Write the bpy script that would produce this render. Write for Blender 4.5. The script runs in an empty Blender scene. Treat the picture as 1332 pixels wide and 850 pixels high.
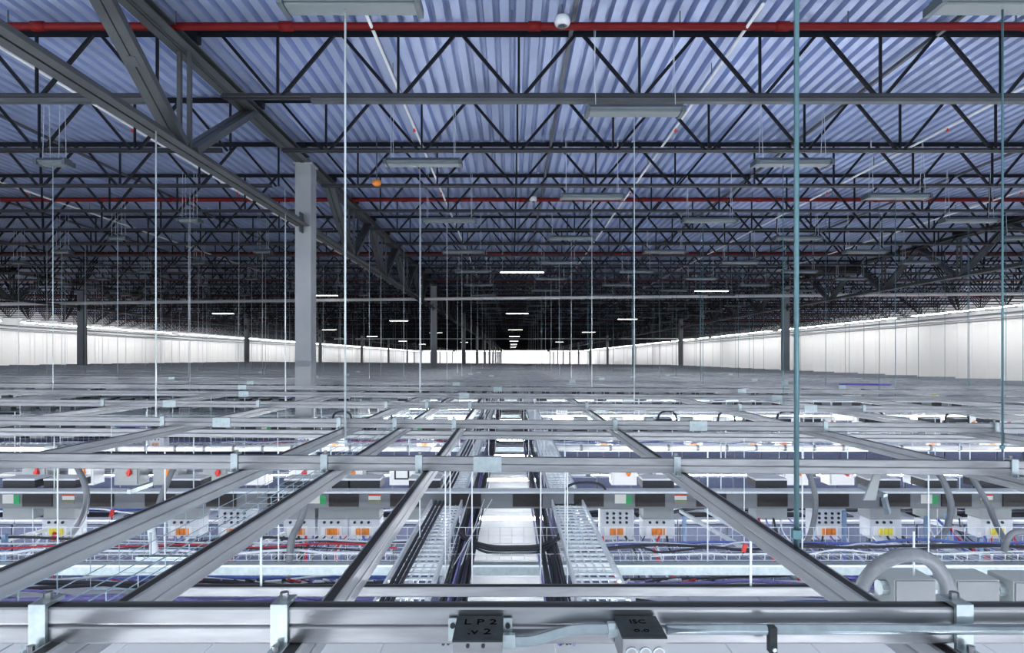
import bpy, math, random
from mathutils import Vector
random.seed(7)
C = bpy.context.scene
COL = C.collection
PI = math.pi
# ------------------------------------------------------------------ camera
F = 770.0; VX, VY = 666.0, 466.0; Z0 = 4.2
cam = bpy.data.cameras.new('camera'); co = bpy.data.objects.new('camera', cam); COL.objects.link(co)
co.location = (0, 0, Z0); co.rotation_euler = (PI/2, 0, 0)
cam.sensor_width = 36; cam.sensor_fit = 'HORIZONTAL'; cam.lens = F/1332*36
cam.shift_y = (VY-425)/1332; cam.clip_end = 800; cam.clip_start = 0.05
C.camera = co
# ------------------------------------------------------------------ world, exposure
w = bpy.data.worlds.new('world'); C.world = w; w.use_nodes = True
bg = w.node_tree.nodes['Background']; bg.inputs[0].default_value = (0.80, 0.88, 1.0, 1); bg.inputs[1].default_value = 1.15
vs = C.view_settings; vs.view_transform = 'Standard'; vs.look = 'None'; vs.gamma = 1; vs.use_curve_mapping = False
vs.exposure = 0.15
AISLE_FILL_L = 46.0; FIX_L = 9.0; WALL_FILL_L = 50.0
# ------------------------------------------------------------------ materials
M = {}
def mat(name, col, rough=0.5, metal=0.0, var=0.0, scale=8.0, emit=None, stretch=None, bump=0.0, spec=0.5):
    m = bpy.data.materials.new(name); m.use_nodes = True
    nt = m.node_tree; b = nt.nodes['Principled BSDF']
    b.inputs['Roughness'].default_value = rough; b.inputs['Metallic'].default_value = metal
    b.inputs['Specular IOR Level'].default_value = spec
    c = (*col, 1)
    tc = nt.nodes.new('ShaderNodeTexCoord')
    n = nt.nodes.new('ShaderNodeTexNoise'); n.inputs['Scale'].default_value = scale; n.inputs['Detail'].default_value = 4
    if stretch:
        mp = nt.nodes.new('ShaderNodeMapping'); mp.inputs['Scale'].default_value = stretch
        nt.links.new(tc.outputs['Object'], mp.inputs[0]); nt.links.new(mp.outputs[0], n.inputs['Vector'])
    else: nt.links.new(tc.outputs['Object'], n.inputs['Vector'])
    r = nt.nodes.new('ShaderNodeValToRGB')
    r.color_ramp.elements[0].position = 0.3; r.color_ramp.elements[1].position = 0.7
    r.color_ramp.elements[0].color = tuple(max(0, x*(1-var)) for x in col)+(1,)
    r.color_ramp.elements[1].color = tuple(min(1, x*(1+var)) for x in col)+(1,)
    nt.links.new(n.outputs['Fac'], r.inputs[0]); nt.links.new(r.outputs[0], b.inputs['Base Color'])
    if bump:
        bn = nt.nodes.new('ShaderNodeBump'); bn.inputs['Strength'].default_value = bump; bn.inputs['Distance'].default_value = 0.004
        nt.links.new(n.outputs['Fac'], bn.inputs['Height']); nt.links.new(bn.outputs[0], b.inputs['Normal'])
    if emit:
        b.inputs['Emission Color'].default_value = (*emit[0], 1); b.inputs['Emission Strength'].default_value = emit[1]
    M[name] = m; return m
mat('deck', (0.41, 0.49, 0.71), 0.34, 0.40, 0.14, 1.6, stretch=(1, .25, 1))
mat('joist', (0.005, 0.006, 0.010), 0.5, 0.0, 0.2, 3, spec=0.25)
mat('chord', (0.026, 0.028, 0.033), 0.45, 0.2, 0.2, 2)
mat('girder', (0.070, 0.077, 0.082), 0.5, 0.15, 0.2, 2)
mat('column', (0.32, 0.34, 0.35), 0.5, 0.1, 0.10, 1.5)
mat('galv', (0.30, 0.31, 0.325), 0.30, 0.9, 0.14, 16, stretch=(.4, .4, 3))
mat('emt', (0.30, 0.36, 0.39), 0.25, 0.85, 0.10, 30)
mat('galv_long_lit', (0.46, 0.475, 0.49), 0.34, 0.68, 0.12, 16, stretch=(3, .3, 3))  # lighter copy of galv: light on the long strut sides put into colour
mat('zinc', (0.42, 0.49, 0.51), 0.30, 0.8, 0.12, 30)
mat('wire', (0.80, 0.85, 0.88), 0.35, 0.15, 0.05, 20)
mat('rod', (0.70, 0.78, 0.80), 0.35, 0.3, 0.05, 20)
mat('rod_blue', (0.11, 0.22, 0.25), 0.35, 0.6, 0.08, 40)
mat('red_pipe', (0.15, 0.005, 0.005), 0.5, 0, 0.1, 4, spec=0.2)
mat('white_pipe', (0.82, 0.83, 0.82), 0.35, 0, 0.03, 5)
mat('fixture', (0.11, 0.135, 0.15), 0.4, 0.4, 0.08, 6)
mat('fixture_pale', (0.18, 0.21, 0.22), 0.4, 0.1, 0.04, 6)
mat('lamp_on', (0.9, 0.9, 0.9), 0.4, 0, 0, 4, emit=((1, 0.98, 0.96), FIX_L))
mat('aisle_fill_lamp', (0.9, 0.9, 0.9), 0.4, 0, 0, 4, emit=((0.93, 0.96, 1.0), AISLE_FILL_L))
mat('wall_fill_lamp', (0.9, 0.9, 0.9), 0.4, 0, 0, 4, emit=((1, 0.99, 0.97), WALL_FILL_L))
mat('white_wall', (0.86, 0.86, 0.85), 0.55, 0, 0.02, 0.8)
mat('seam', (0.30, 0.31, 0.32), 0.6, 0, 0.05, 2)
mat('floor', (0.80, 0.81, 0.83), 0.35, 0, 0.04, 0.6)
mat('bus_grey', (0.22, 0.235, 0.25), 0.45, 0.2, 0.06, 6)
mat('box_grey', (0.36, 0.39, 0.39), 0.5, 0.1, 0.05, 6)
mat('panel_pale', (0.66, 0.70, 0.74), 0.45, 0.1, 0.05, 8)
mat('cab_white', (0.86, 0.87, 0.87), 0.4, 0, 0.02, 5)
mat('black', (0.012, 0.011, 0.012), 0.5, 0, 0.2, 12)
mat('socket', (0.022, 0.018, 0.018), 0.4, 0, 0.3, 30)
mat('orange', (0.85, 0.26, 0.03), 0.45, 0, 0.08, 9)
mat('yellow', (0.85, 0.72, 0.05), 0.45, 0, 0.06, 9)
mat('red', (0.75, 0.04, 0.03), 0.45, 0, 0.08, 9)
mat('green', (0.05, 0.42, 0.14), 0.5, 0, 0.08, 9)
mat('label_white', (0.85, 0.84, 0.76), 0.5, 0, 0.02, 9)
mat('olive', (0.25, 0.26, 0.17), 0.5, 0, 0.1, 9)
mat('grey_conduit', (0.20, 0.215, 0.235), 0.3, 0.1, 0.08, 60)
mat('black_cable', (0.025, 0.026, 0.035), 0.45, 0, 0.2, 30)
mat('blue_cable', (0.10, 0.16, 0.50), 0.45, 0, 0.2, 30)
mat('violet_cable', (0.22, 0.20, 0.48), 0.45, 0, 0.2, 30)
mat('pale_cable', (0.70, 0.74, 0.80), 0.4, 0, 0.08, 30)
mat('red_cable', (0.60, 0.03, 0.05), 0.45, 0, 0.2, 30)
mat('rack', (0.30, 0.32, 0.38), 0.45, 0.2, 0.12, 5)
mat('rack_top', (0.80, 0.82, 0.86), 0.45, 0.1, 0.06, 5)
mat('rack_door', (0.075, 0.09, 0.15), 0.4, 0.3, 0.2, 40)
mat('bin_blue', (0.09, 0.08, 0.50), 0.45, 0, 0.08, 6)
mat('blue_post', (0.22, 0.32, 0.48), 0.4, 0.4, 0.08, 6)
mat('jbox_dark', (0.030, 0.036, 0.040), 0.7, 0, 0.25, 30, spec=0.15)
mat('ink', (0.003, 0.003, 0.004), 0.8, 0, 0, 5, spec=0.0)
mat('wire_teal', (0.34, 0.45, 0.52), 0.35, 0.4, 0.08, 20)
mat('bridging', (0.10, 0.11, 0.13), 0.45, 0.3, 0.1, 3)
# ------------------------------------------------------------------ mesh helpers
class MB:
    def __init__(s): s.v = []; s.f = []; s.m = []; s.cur = 0
    def box(s, x0, x1, y0, y1, z0, z1):
        b = len(s.v)
        s.v += [(x0,y0,z0),(x1,y0,z0),(x1,y1,z0),(x0,y1,z0),(x0,y0,z1),(x1,y0,z1),(x1,y1,z1),(x0,y1,z1)]
        for q in ((0,3,2,1),(4,5,6,7),(0,1,5,4),(1,2,6,5),(2,3,7,6),(3,0,4,7)):
            s.f.append(tuple(b+i for i in q)); s.m.append(s.cur)
        return s
    def tube(s, pts, r, n=6, caps=True):
        pts = [Vector(p) for p in pts]; b = len(s.v); ref = None
        for i, p in enumerate(pts):
            t = (pts[min(i+1, len(pts)-1)]-pts[max(i-1, 0)]).normalized()
            if ref is None:
                ref = Vector((0,0,1)) if abs(t.z) < .9 else Vector((1,0,0))
            u = (ref - t*ref.dot(t)).normalized(); v = t.cross(u); ref = u
            rr = r[i] if isinstance(r, (list, tuple)) else r
            for k in range(n):
                a = 2*PI*(k+.5)/n; q = p+u*math.cos(a)*rr+v*math.sin(a)*rr
                s.v.append(tuple(q))
        for i in range(len(pts)-1):
            for k in range(n):
                k2 = (k+1) % n
                s.f.append((b+i*n+k, b+i*n+k2, b+(i+1)*n+k2, b+(i+1)*n+k)); s.m.append(s.cur)
        if caps:
            s.f.append(tuple(b+k for k in reversed(range(n)))); s.m.append(s.cur)
            e = b+(len(pts)-1)*n; s.f.append(tuple(e+k for k in range(n))); s.m.append(s.cur)
        return s
    def bar(s, a, c, wx, wy, up=(0,0,1)):        # rectangular bar from a to c
        a = Vector(a); c = Vector(c); t = (c-a).normalized(); u = Vector(up)
        if abs(u.dot(t)) > .95: u = Vector((0,1,0))
        n = t.cross(u).normalized(); u = n.cross(t); b = len(s.v)
        for p in (a, c):
            for sx, sy in ((-1,-1),(1,-1),(1,1),(-1,1)): s.v.append(tuple(p+n*sx*wx/2+u*sy*wy/2))
        for q in ((0,1,2,3),(7,6,5,4),(0,4,5,1),(1,5,6,2),(2,6,7,3),(3,7,4,0)):
            s.f.append(tuple(b+i for i in q)); s.m.append(s.cur)
        return s
    def prism(s, poly, x0, x1, axis='x'):         # poly in the two other axes
        b = len(s.v); n = len(poly)
        for x in (x0, x1):
            for (p, q) in poly: s.v.append((x,p,q) if axis == 'x' else ((p,x,q) if axis == 'y' else (p,q,x)))
        for k in range(n):
            k2 = (k+1) % n; s.f.append((b+k, b+k2, b+n+k2, b+n+k)); s.m.append(s.cur)
        s.f.append(tuple(b+k for k in reversed(range(n)))); s.f.append(tuple(b+n+k for k in range(n))); s.m += [s.cur]*2
        return s
    def mesh(s, name, *mats, smooth=False):
        me = bpy.data.meshes.new(name); me.from_pydata(s.v, [], s.f)
        for m in mats: me.materials.append(M[m])
        if len(mats) > 1: me.polygons.foreach_set('material_index', s.m)
        if smooth: me.polygons.foreach_set('use_smooth', [True]*len(me.polygons))
        me.update(); return me
def obj(name, me, parent=None, loc=(0,0,0), rot=None):
    o = bpy.data.objects.new(name, me); COL.objects.link(o); o.location = loc
    if rot: o.rotation_euler = rot
    if parent: o.parent = parent
    return o
def tag(o, label, cat, group=None):
    o['label'] = label; o['category'] = cat
    if group: o['group'] = group
    return o
def thing(name, label, cat, loc=(0,0,0), group=None, rot=None):
    return tag(obj(name, None, None, loc, rot), label, cat, group)
def struct(name, me, parent=None, loc=(0,0,0)):
    o = obj(name, me, parent, loc)
    if not parent: o['kind'] = 'structure'
    return o
def stuff(o): o['kind'] = 'stuff'; return o
def P(x, y, d): return Vector(((x-VX)*d/F, d, Z0-(y-VY)*d/F))
def spline(pts, n=6):
    pts = [Vector(p) for p in pts]; out = []
    for i in range(len(pts)-1):
        p0 = pts[max(i-1,0)]; p1 = pts[i]; p2 = pts[i+1]; p3 = pts[min(i+2,len(pts)-1)]
        for k in range(n):
            t = k/n
            out.append(.5*((2*p1)+(p2-p0)*t+(2*p0-5*p1+4*p2-p3)*t*t+(3*p1-p0-3*p2+p3)*t**3))
    out.append(pts[-1]); return out
ONES = ['nearest','second','third','fourth','fifth','sixth','seventh','eighth','ninth','tenth','eleventh','twelfth','thirteenth',
        'fourteenth','fifteenth','sixteenth','seventeenth','eighteenth','nineteenth','twentieth']
TENS = {20:'twenty',30:'thirty',40:'forty',50:'fifty',60:'sixty',70:'seventy'}
def nth(i):
    if i < 20: return ONES[i]
    n = i+1; t = n//10*10; u = n % 10
    if u == 0: return TENS[t][:-1]+'ieth'
    return TENS[t]+'-'+('first' if u == 1 else ONES[u-1])
# ------------------------------------------------------------------ setting: floor, ceiling, walls
XL, XR, YE = -44.0, 35.0, 265.0
DECK = Z0+4.34
ZS = Z0-0.567                       # top of the cross struts
b = MB().box(XL-2, XR+2, -8, YE+2, -0.2, 0); struct('floor', b.mesh('floor', 'floor'))
fl = C.objects['floor']
tm = MB().box(-.293, .293, -.293, .293, 0, .006).mesh('floor_tile', 'cab_white')
for i in range(60):
    for q in (-1, 0, 1): obj('floor_tile', tm, fl, (.6*q, 5+.6*i, 0))
v = []; f = []
nr = int((XR-XL)/0.203)+1
for i in range(nr):
    x = XL+i*0.203
    v += [(x, 0), (x+.112, 0), (x+.136, .10), (x+.179, .10)]
b = MB()
for y in (4.9, YE+1):
    for (x, z) in v: b.v.append((x, y, DECK+z))
n = len(v)
for i in range(n-1): b.f.append((i, i+1, n+i+1, n+i)); b.m.append(0)
b.box(XL-1, XR+1, 4.9, YE+1, DECK+.12, DECK+.3)
struct('ceiling', b.mesh('ceiling', 'deck'))
PW = 1.5
for side, xw, y0 in (('wall_right', XR, 4.5), ('wall_left', XL, 4.5)):
    s = 1 if xw > 0 else -1
    me = MB().box(min(xw+s*.03, xw+s*.3), max(xw+s*.03, xw+s*.3), y0-1, YE, 0, DECK).mesh(side, 'seam')
    wo = struct(side, me)
    pm = MB().box(-.03, .03, .012, PW-.012, 0, DECK-.02).mesh('wall_panel', 'white_wall')
    k = 0; y = y0
    while y < YE-PW:
        obj('wall_panel', pm, wo, (xw, y, 0)); y += PW
wo = struct('wall_far', MB().box(XL, XR, YE+.03, YE+.3, 0, DECK).mesh('wall_far', 'seam'))
pm = MB().box(.02, 2.98, -.03, .03, 0, DECK-.02).mesh('wall_panel', 'white_wall')
for i in range(26): obj('wall_panel', pm, wo, (XL+.5+3*i, YE, 0))
# fill strips added to wash the side walls, plus pipes along their tops
for side, xw in (('right', XR), ('left', XL)):
    s = 1 if xw > 0 else -1; zt = 3.35 if s > 0 else 3.0
    for k in range(10):
        y0 = 26+k*23.9
        t = thing('wall_fill_light', f'added white fill strip high along the {side} wall, {nth(k)} from the camera', 'light', (xw-s*2.6, y0, Z0+zt+.0), 'added fill strips along the side walls')
        obj('housing', MB().box(-.09, .09, 0, 22, .05, .12).mesh('housing', 'fixture_pale'), t)
        obj('diffuser', MB().box(-.07, .07, .1, 21.9, 0, .049).mesh('diffuser', 'wall_fill_lamp'), t)
        h = MB()
        for q in range(5): h.bar((0, 1+q*5, .12), (0, 1+q*5, DECK-(Z0+zt)+.02), .02, .02)
        stuff(obj('hangers', h.mesh('hangers', 'bridging'), t))
    for j, (dx, dz, r) in enumerate(((.35, .02, .06), (.5, -.28, .045))):
        o = obj('wall_pipe', MB().tube([(xw-s*dx, 26, Z0+zt+dz-.2), (xw-s*dx, YE-1, Z0+zt+dz-.2)], r, 8).mesh('wall_pipe', 'grey_conduit', smooth=True))
        tag(o, f'{"thicker upper" if j == 0 else "thinner lower"} grey pipe run along the top of the {side} white wall', 'pipe')
t = thing('wall_fill_light', 'added white fill strip along the top of the far end wall', 'light', (0, YE-4, Z0+3.0))  # lamp added to brighten the far wall
obj('housing', MB().box(-40, 32, -.2, .2, .05, .12).mesh('housing', 'fixture_pale'), t)
obj('diffuser', MB().box(-39, 31, -.18, .18, 0, .049).mesh('diffuser', 'wall_fill_lamp'), t)
for q in range(8): obj('hanger', MB().bar((-37+q*9.5, 0, .12), (-37+q*9.5, 0, DECK-Z0-2.98), .03, .03).mesh('hanger', 'bridging'), t)
# ------------------------------------------------------------------ columns
CX = [(-4.32, 0, 'left-centre'), (15.1, 1, 'right'), (-23.75, 1, 'far left')]
CY0, BAY = 12.4, 20.3
GT, GB = Z0+4.04, Z0+2.73
shaft = MB().box(-.165, .165, -.165, .165, 0, GT-.03).mesh('shaft', 'column')
cap = MB().box(-.20, .20, -.20, .20, GT-.03, GT).mesh('cap_plate', 'column')
basep = MB().box(-.28, .28, -.28, .28, 0, .03).mesh('base_plate', 'column')
gus = MB().box(-.012, .012, -.36, .36, GB-.15, GB+.25).mesh('gusset_plate', 'girder')
for X, k0, nm in CX:
    for k in range(k0, 12):
        lab = f'square grey steel column in the {nm} row, {nth(k-k0)} from the camera'
        if X == -4.32 and k == 0: lab = 'big pale grey square steel column nearest the camera, left of centre'
        t = thing('steel_column', lab, 'column', (X, CY0+BAY*k, 0), 'columns carrying the roof girders')
        obj('shaft', shaft, t); obj('cap_plate', cap, t); obj('base_plate', basep, t); obj('gusset_plate', gus, t)
# ------------------------------------------------------------------ girders (trusses running away from the camera)
def angle2(b, a, c, leg=.1, th=.012, gap=.02, down=1):          # double angle along Y
    (x, y0, z), (_, y1, _) = a, c
    for s in (-1, 1):
        xa = x+s*gap/2
        b.box(min(xa, xa+s*leg), max(xa, xa+s*leg), y0, y1, z-th/2, z+th/2)
        zb = z-down*leg if down > 0 else z
        b.box(min(xa, xa+s*th), max(xa, xa+s*th), y0, y1, min(z, z-down*leg), max(z, z-down*leg))
PAN = 4.06
def girder_parts(y0, y1):
    tc = MB(); angle2(tc, (0, y0, GT+.11), (0, y1, GT+.11), .13, .014, .03, 1)
    tc.box(-.15, .15, y0, y1, GT+.0, GT+.012) 
    bc = MB(); angle2(bc, (0, y0, GB+.0), (0, y1, GB+.0), .12, .014, .03, -1)
    web = []
    k = math.ceil((y0-7.81)/PAN-1e-6); y = 7.81+PAN*k
    while y < y1-.3:
        if y > y0+.3:
            if abs((y-CY0+3) % BAY-3) < 1.2: y += PAN; continue
            web.append(('post', (0, y, GB+.05), (0, y, GT+.03)))
        for s in (-1, 1):
            ye = y+s*PAN/2
            if y0 <= ye <= y1 and y > y0-.1: web.append(('diagonal', (0, y+s*.12, GB+.05), (0, ye-s*.08, GT+.02)))
        y += PAN
    return tc, bc, web
def webbar(b, kind, p, q):
    for s in (-1, 1):
        o = Vector((s*.055, 0, 0))
        if kind == 'post': b.bar(Vector(p)+o*1.2, Vector(q)+o*1.2, .05, .05, (0,1,0))
        else: b.bar(Vector(p)+o*1.15, Vector(q)+o*1.15, .09, .11, (1,0,0))
    if kind == 'diagonal':
        pm_ = (Vector(p)+Vector(q))/2; t = (Vector(q)-Vector(p)).normalized()*.06
        b.bar(pm_-t, pm_+t, .012+.09, .10, (1,0,0))
GX = [(-4.32, 'left-centre'), (15.1, 'right'), (-23.75, 'far left')]
for X, nm in GX:
    for k in range(0, 13):
        y0 = CY0+BAY*(k-1)+.17; y1 = CY0+BAY*k-.17
        if k == 0: y0 = 2.2
        if y1 > YE: break
        if X < -20 and k == 0: continue
        if k < 3: lab = f'deep grey truss girder on the {nm} column line, {nth(k)} span from the camera'
        else: lab = f'dark truss girder on the {nm} column line, {nth(k)} span, far down the hall'
        t = thing('truss_girder', lab, 'girder', (X, 0, 0), 'truss girders carrying the roof joists')
        tc, bc, web = girder_parts(y0, y1)
        obj('top_chord', tc.mesh('top_chord', 'girder'), t); obj('bottom_chord', bc.mesh('bottom_chord', 'girder'), t)
        if k < 3:
            for kind, p, q in web:
                b = MB(); webbar(b, kind, p, q); obj(kind, b.mesh(kind, 'girder'), t)
        else:
            b = MB()
            for kind, p, q in web: webbar(b, kind, p, q)
            stuff(obj('web', b.mesh('web', 'girder'), t))
# ------------------------------------------------------------------ open-web joists across the hall
JT, JB, JS, JD0 = Z0+4.30, Z0+3.437, 2.03, 7.81
NP = 1.59
BAYS = [('centre bay', -4.32, 15.1), ('left bay', -23.75, -4.32), ('right bay', 15.1, XR-.1), ('far left bay', XL+.1, -23.75)]
def chord(x0, x1, z, s):      # double angle along X
    b = MB()
    for q in (-1, 1):
        y = q*.012
        b.box(x0, x1, min(y, y+q*.055), max(y, y+q*.055), z-.004, z+.004)
        b.box(x0, x1, min(y, y+q*.006), max(y, y+q*.006), min(z, z+s*.055), max(z, z+s*.055))
    return b
def joist_web(x0, x1):
    out = []
    k = math.ceil((x0-.09+.4)/NP); x = .09+NP*k
    while x < x1-.2:
        out.append(('post', (x, 0, JB+.01), (x, 0, JT-.02)))
        for s in (-1, 1):
            xe = x+s*NP/2
            if x0-.2 < xe < x1+.2: out.append(('diagonal', (x+s*.05, 0, JB+.01), (xe-s*.04, 0, JT-.02)))
        x += NP
    return out
NJ = int((YE-JD0)/JS)
cache = {}
far = MB()
for bi, (bn, x0, x1) in enumerate(BAYS):
    web = joist_web(x0, x1)
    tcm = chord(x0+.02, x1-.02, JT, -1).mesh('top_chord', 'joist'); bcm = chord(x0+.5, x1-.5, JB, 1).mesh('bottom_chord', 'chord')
    webm = MB(); allm = MB()
    memb = []
    for kind, p, q in web:
        wd = .03 if kind == 'post' else .04
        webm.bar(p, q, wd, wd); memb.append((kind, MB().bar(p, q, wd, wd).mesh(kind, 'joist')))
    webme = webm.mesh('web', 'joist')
    seat = MB()
    for xs in (x0+.1, x1-.1): seat.box(xs-.09, xs+.09, -.06, .06, GT+.118, JT-.005)
    seatm = seat.mesh('bearing_seat', 'joist')
    allm = MB()
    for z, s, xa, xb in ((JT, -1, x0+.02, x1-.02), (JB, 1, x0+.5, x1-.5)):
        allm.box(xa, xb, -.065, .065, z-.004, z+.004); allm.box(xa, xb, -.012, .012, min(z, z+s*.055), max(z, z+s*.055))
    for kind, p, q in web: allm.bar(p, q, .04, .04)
    for j in range(NJ):
        y = JD0+JS*j
        if j < 75:
            lab = f'dark steel open-web roof joist across the {bn}, {nth(j)} from the camera'
            if j < 14 and bi < 3:
                t = thing('roof_joist', lab, 'joist', (0, y, 0), 'open-web roof joists')
                obj('top_chord', tcm, t); obj('bottom_chord', bcm, t); obj('bearing_seat', seatm, t)
                if j < (4 if bi == 0 else 3 if bi == 1 else 0):
                    for kind, me in memb: obj(kind, me, t)
                else: stuff(obj('web', webme, t))
            else:
                if bi not in cache: cache[bi] = allm.mesh('roof_joist', 'joist')
                tag(obj('roof_joist', cache[bi], None, (0, y, 0)), lab, 'joist', 'open-web roof joists')
        else:
            b0 = len(far.v); far.v += [(p[0], p[1]+y, p[2]) for p in allm.v]
            far.f += [tuple(i+b0 for i in q) for q in allm.f]; far.m += [0]*len(allm.f)
o = stuff(obj('distant_roof_joists', far.mesh('distant_roof_joists', 'joist')))
tag(o, 'mass of dark roof joists crowded together at the far end of the hall', 'joists')
# bridging lines along the hall, under the deck
for i, X in enumerate((-18.6, -13.8, -9.0, .77, 5.6, 10.4, 20.5, 26)):
    o = obj('bridging_bar', MB().bar((X, JD0-.8, JT-.035), (X, 150, JT-.035), .05, .05).mesh('bridging_bar', 'bridging'))
    side = 'left' if X < -4.3 else 'right'
    tag(o, f'dark bridging bar along the roof joist tops, {nth(sorted(abs(q+4.32) for q in (-18.6,-13.8,-9.0) ).index(abs(X+4.32))) if X < -4.3 else nth([.77,5.6,10.4,20.5,26].index(X))} {side} of the girder', 'bar', 'bridging bars')
# double channel under the nearest joist
t = thing('conduit_channel', 'dark double steel channel hung under the nearest roof joist in the centre', 'channel', (0, JD0-.12, JB-.02))
obj('upper_channel', MB().box(-2.6, 15.0, -.05, .05, -.045, 0).mesh('upper_channel', 'chord'), t)
obj('lower_channel', MB().box(-2.6, 15.0, -.045, .045, -.10, -.05).mesh('lower_channel', 'girder'), t)
t = thing('conduit_channel', 'dark steel channel hung under the nearest roof joist, left of the girder', 'channel', (0, JD0-.12, JB-.02))
obj('upper_channel', MB().box(-9.0, -4.6, -.05, .05, -.045, 0).mesh('upper_channel', 'chord'), t)
obj('lower_channel', MB().box(-9.0, -4.6, -.045, .045, -.10, -.05).mesh('lower_channel', 'girder'), t)
# ------------------------------------------------------------------ sprinkler and other roof pipes
for k in range(8):
    y = 7.40+8.12*k
    t = thing('sprinkler_main', f'dark red sprinkler pipe across the roof, {nth(k)} from the camera', 'pipe', (0, y, JT-.15), 'red sprinkler pipes across the roof')
    obj('pipe', MB().tube([(XL+.3, 0, 0), (XR-.3, 0, 0)], .046 if k == 0 else .05, 10).mesh('pipe', 'red_pipe', smooth=True), t)
    if k == 0:
        cm = MB().tube([(-.08, 0, 0), (.08, 0, 0)], .06, 10).mesh('coupling', 'red_pipe', smooth=True)
        hm = MB().bar((0, 0, .05), (0, 0, DECK-JT+.16), .012, .012).mesh('hanger', 'bridging')
    for i in range(-12 if k else -3, 11 if k else 3): obj('coupling', cm, t, (i*3.1+.28, 0, 0))
    for i in range(-20 if k else -4, 16 if k else 4): obj('hanger', hm, t, (i*2.1, 0, 0))
    if k < 2:
        d = thing('smoke_detector', f'round white smoke detector beside the {"nearest" if k == 0 else "second"} red sprinkler pipe', 'detector', ((731-VX)*7.3/F if k == 0 else .55, y-.14, JT-.2))
        prof = [(.035, .10), (.085, .08), (.1, .02), (.09, -.01), (.06, -.03)]
        b = MB(); nn = 16
        for r, z in prof:
            for q in range(nn): b.v.append((r*math.cos(2*PI*q/nn), r*math.sin(2*PI*q/nn), z))
        for i in range(len(prof)-1):
            for q in range(nn): b.f.append((i*nn+q, (i+1)*nn+q, (i+1)*nn+(q+1) % nn, i*nn+(q+1) % nn)); b.m.append(0)
        b.f.append(tuple(range(nn))); b.m.append(0); b.f.append(tuple(range(4*nn, 5*nn))); b.m.append(0)
        obj('body', b.mesh('body', 'white_pipe', smooth=True), d)
        obj('sensor_ring', MB().tube([(0, 0, -.028), (0, 0, -.05)], .03, 12).mesh('sensor_ring', 'fixture'), d)
        obj('stem', MB().tube([(0, 0, .1), (0, 0, DECK-(JT-.2))], .012, 6).mesh('stem', 'fixture'), d)
WP = [-12.0, -6.8, -1.75, 2.93, 7.8, 12.6]
for i, X in enumerate(WP):
    t = thing('branch_pipe', f'thin white branch pipe along the hall under the deck, {nth(i).replace("nearest", "first")} from the left', 'pipe', (X, 0, JT-.17), 'white branch pipes')
    y0 = 6.9
    obj('pipe', MB().tube([(0, y0, 0), (0, 62, 0)], .021, 8).mesh('pipe', 'white_pipe', smooth=True), t)
    if i == 0:
        hdm = MB().tube([(0, 0, -.02), (0, 0, -.045), (0, 0, -.05), (0, 0, -.075)], [.012, .012, .026, .026], 8).mesh('sprinkler_head', 'red')
        hgm = MB().bar((0, 0, .01), (0, 0, DECK-JT+.18), .01, .01).mesh('hanger', 'bridging')
    for q in range(10): obj('sprinkler_head', hdm, t, (0, 10.6+q*4.06, 0))
    for q in range(14): obj('hanger', hgm, t, (0, 8.7+q*4.06, 0))
for i, (y, z0_, z1_) in enumerate(((30.6, 3.10, 3.2), (96, 3.12, 3.12))):
    o = obj('cross_pipe', MB().tube([(-29, y+.6, Z0+2.82 if i == 0 else Z0+z0_), (0, y, Z0+z0_), (30, y-.6, Z0+3.3 if i == 0 else Z0+z1_)], .085, 10).mesh('cross_pipe', 'white_pipe', smooth=True))
    tag(o, ['bright white pipe crossing the whole hall below the joists', 'white pipe crossing the hall far away, near the end wall'][i], 'pipe')
d_ = thing('alarm_beacon', 'small orange-red alarm beacon under the roof joists beside the girder', 'beacon', P(490, 238, 11.6))
obj('dome', MB().tube([(0,0,-.06),(0,0,-.03),(0,0,.04)], [.05,.085,.085], 12).mesh('dome', 'orange', smooth=True), d_)
obj('mount', MB().tube([(0,0,.04),(0,0,DECK-P(490,238,11.6).z)], .012, 6).mesh('mount', 'bridging'), d_)
t = thing('air_duct', 'dark round duct end beside the right girder, high up', 'duct', P(1076, 351, 26))
obj('duct', MB().tube([(-1.2,0,0),(1.2,0,0)], .26, 16).mesh('duct', 'black', smooth=True), t)
obj('collar', MB().tube([(-1.25,0,0),(-1.12,0,0)], .29, 16).mesh('collar', 'joist', smooth=True), t)
h = MB()
for x in (-.9, .9): h.bar((x,0,.2), (x,0,DECK-P(1076,351,26).z), .02, .02)
obj('hanger', h.mesh('hanger', 'bridging'), t)
# ------------------------------------------------------------------ light fixtures in the roof, each with a rod below it
FZ = Z0+3.17
def fix_meshes(L, lit):
    b = MB()
    b.prism([(-.10, 0), (-.12, .03), (-.07, .085), (.07, .085), (.12, .03), (.10, 0)], -L/2, L/2)
    hs = b.mesh('housing', 'fixture')
    ln = MB().box(-L/2+.03, L/2-.03, -.085, .085, -.022, 0).mesh('lens', 'lamp_on' if lit else 'fixture_pale')
    out = [('housing', hs), ('lens', ln)]
    for s in (-1, 1): out.append(('end_cap', MB().box(s*L/2-.025, s*L/2+.025, -.125, .125, -.03, .05).mesh('end_cap', 'fixture')))
    for s in (-1, 1):
        for q in (-1, 1): out.append(('hanger_wire', MB().tube([(s*(L/2-.1), q*.08, .06), (s*(L/2-.1)+q*.015, q*.03, DECK-FZ+.01)], .004, 4).mesh('hanger_wire', 'rod')))
    return out
FM = {2: fix_meshes(.46, False), 0: fix_meshes(1.22, False), 1: fix_meshes(1.64, True)}
rod_mesh_cache = {}
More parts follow.
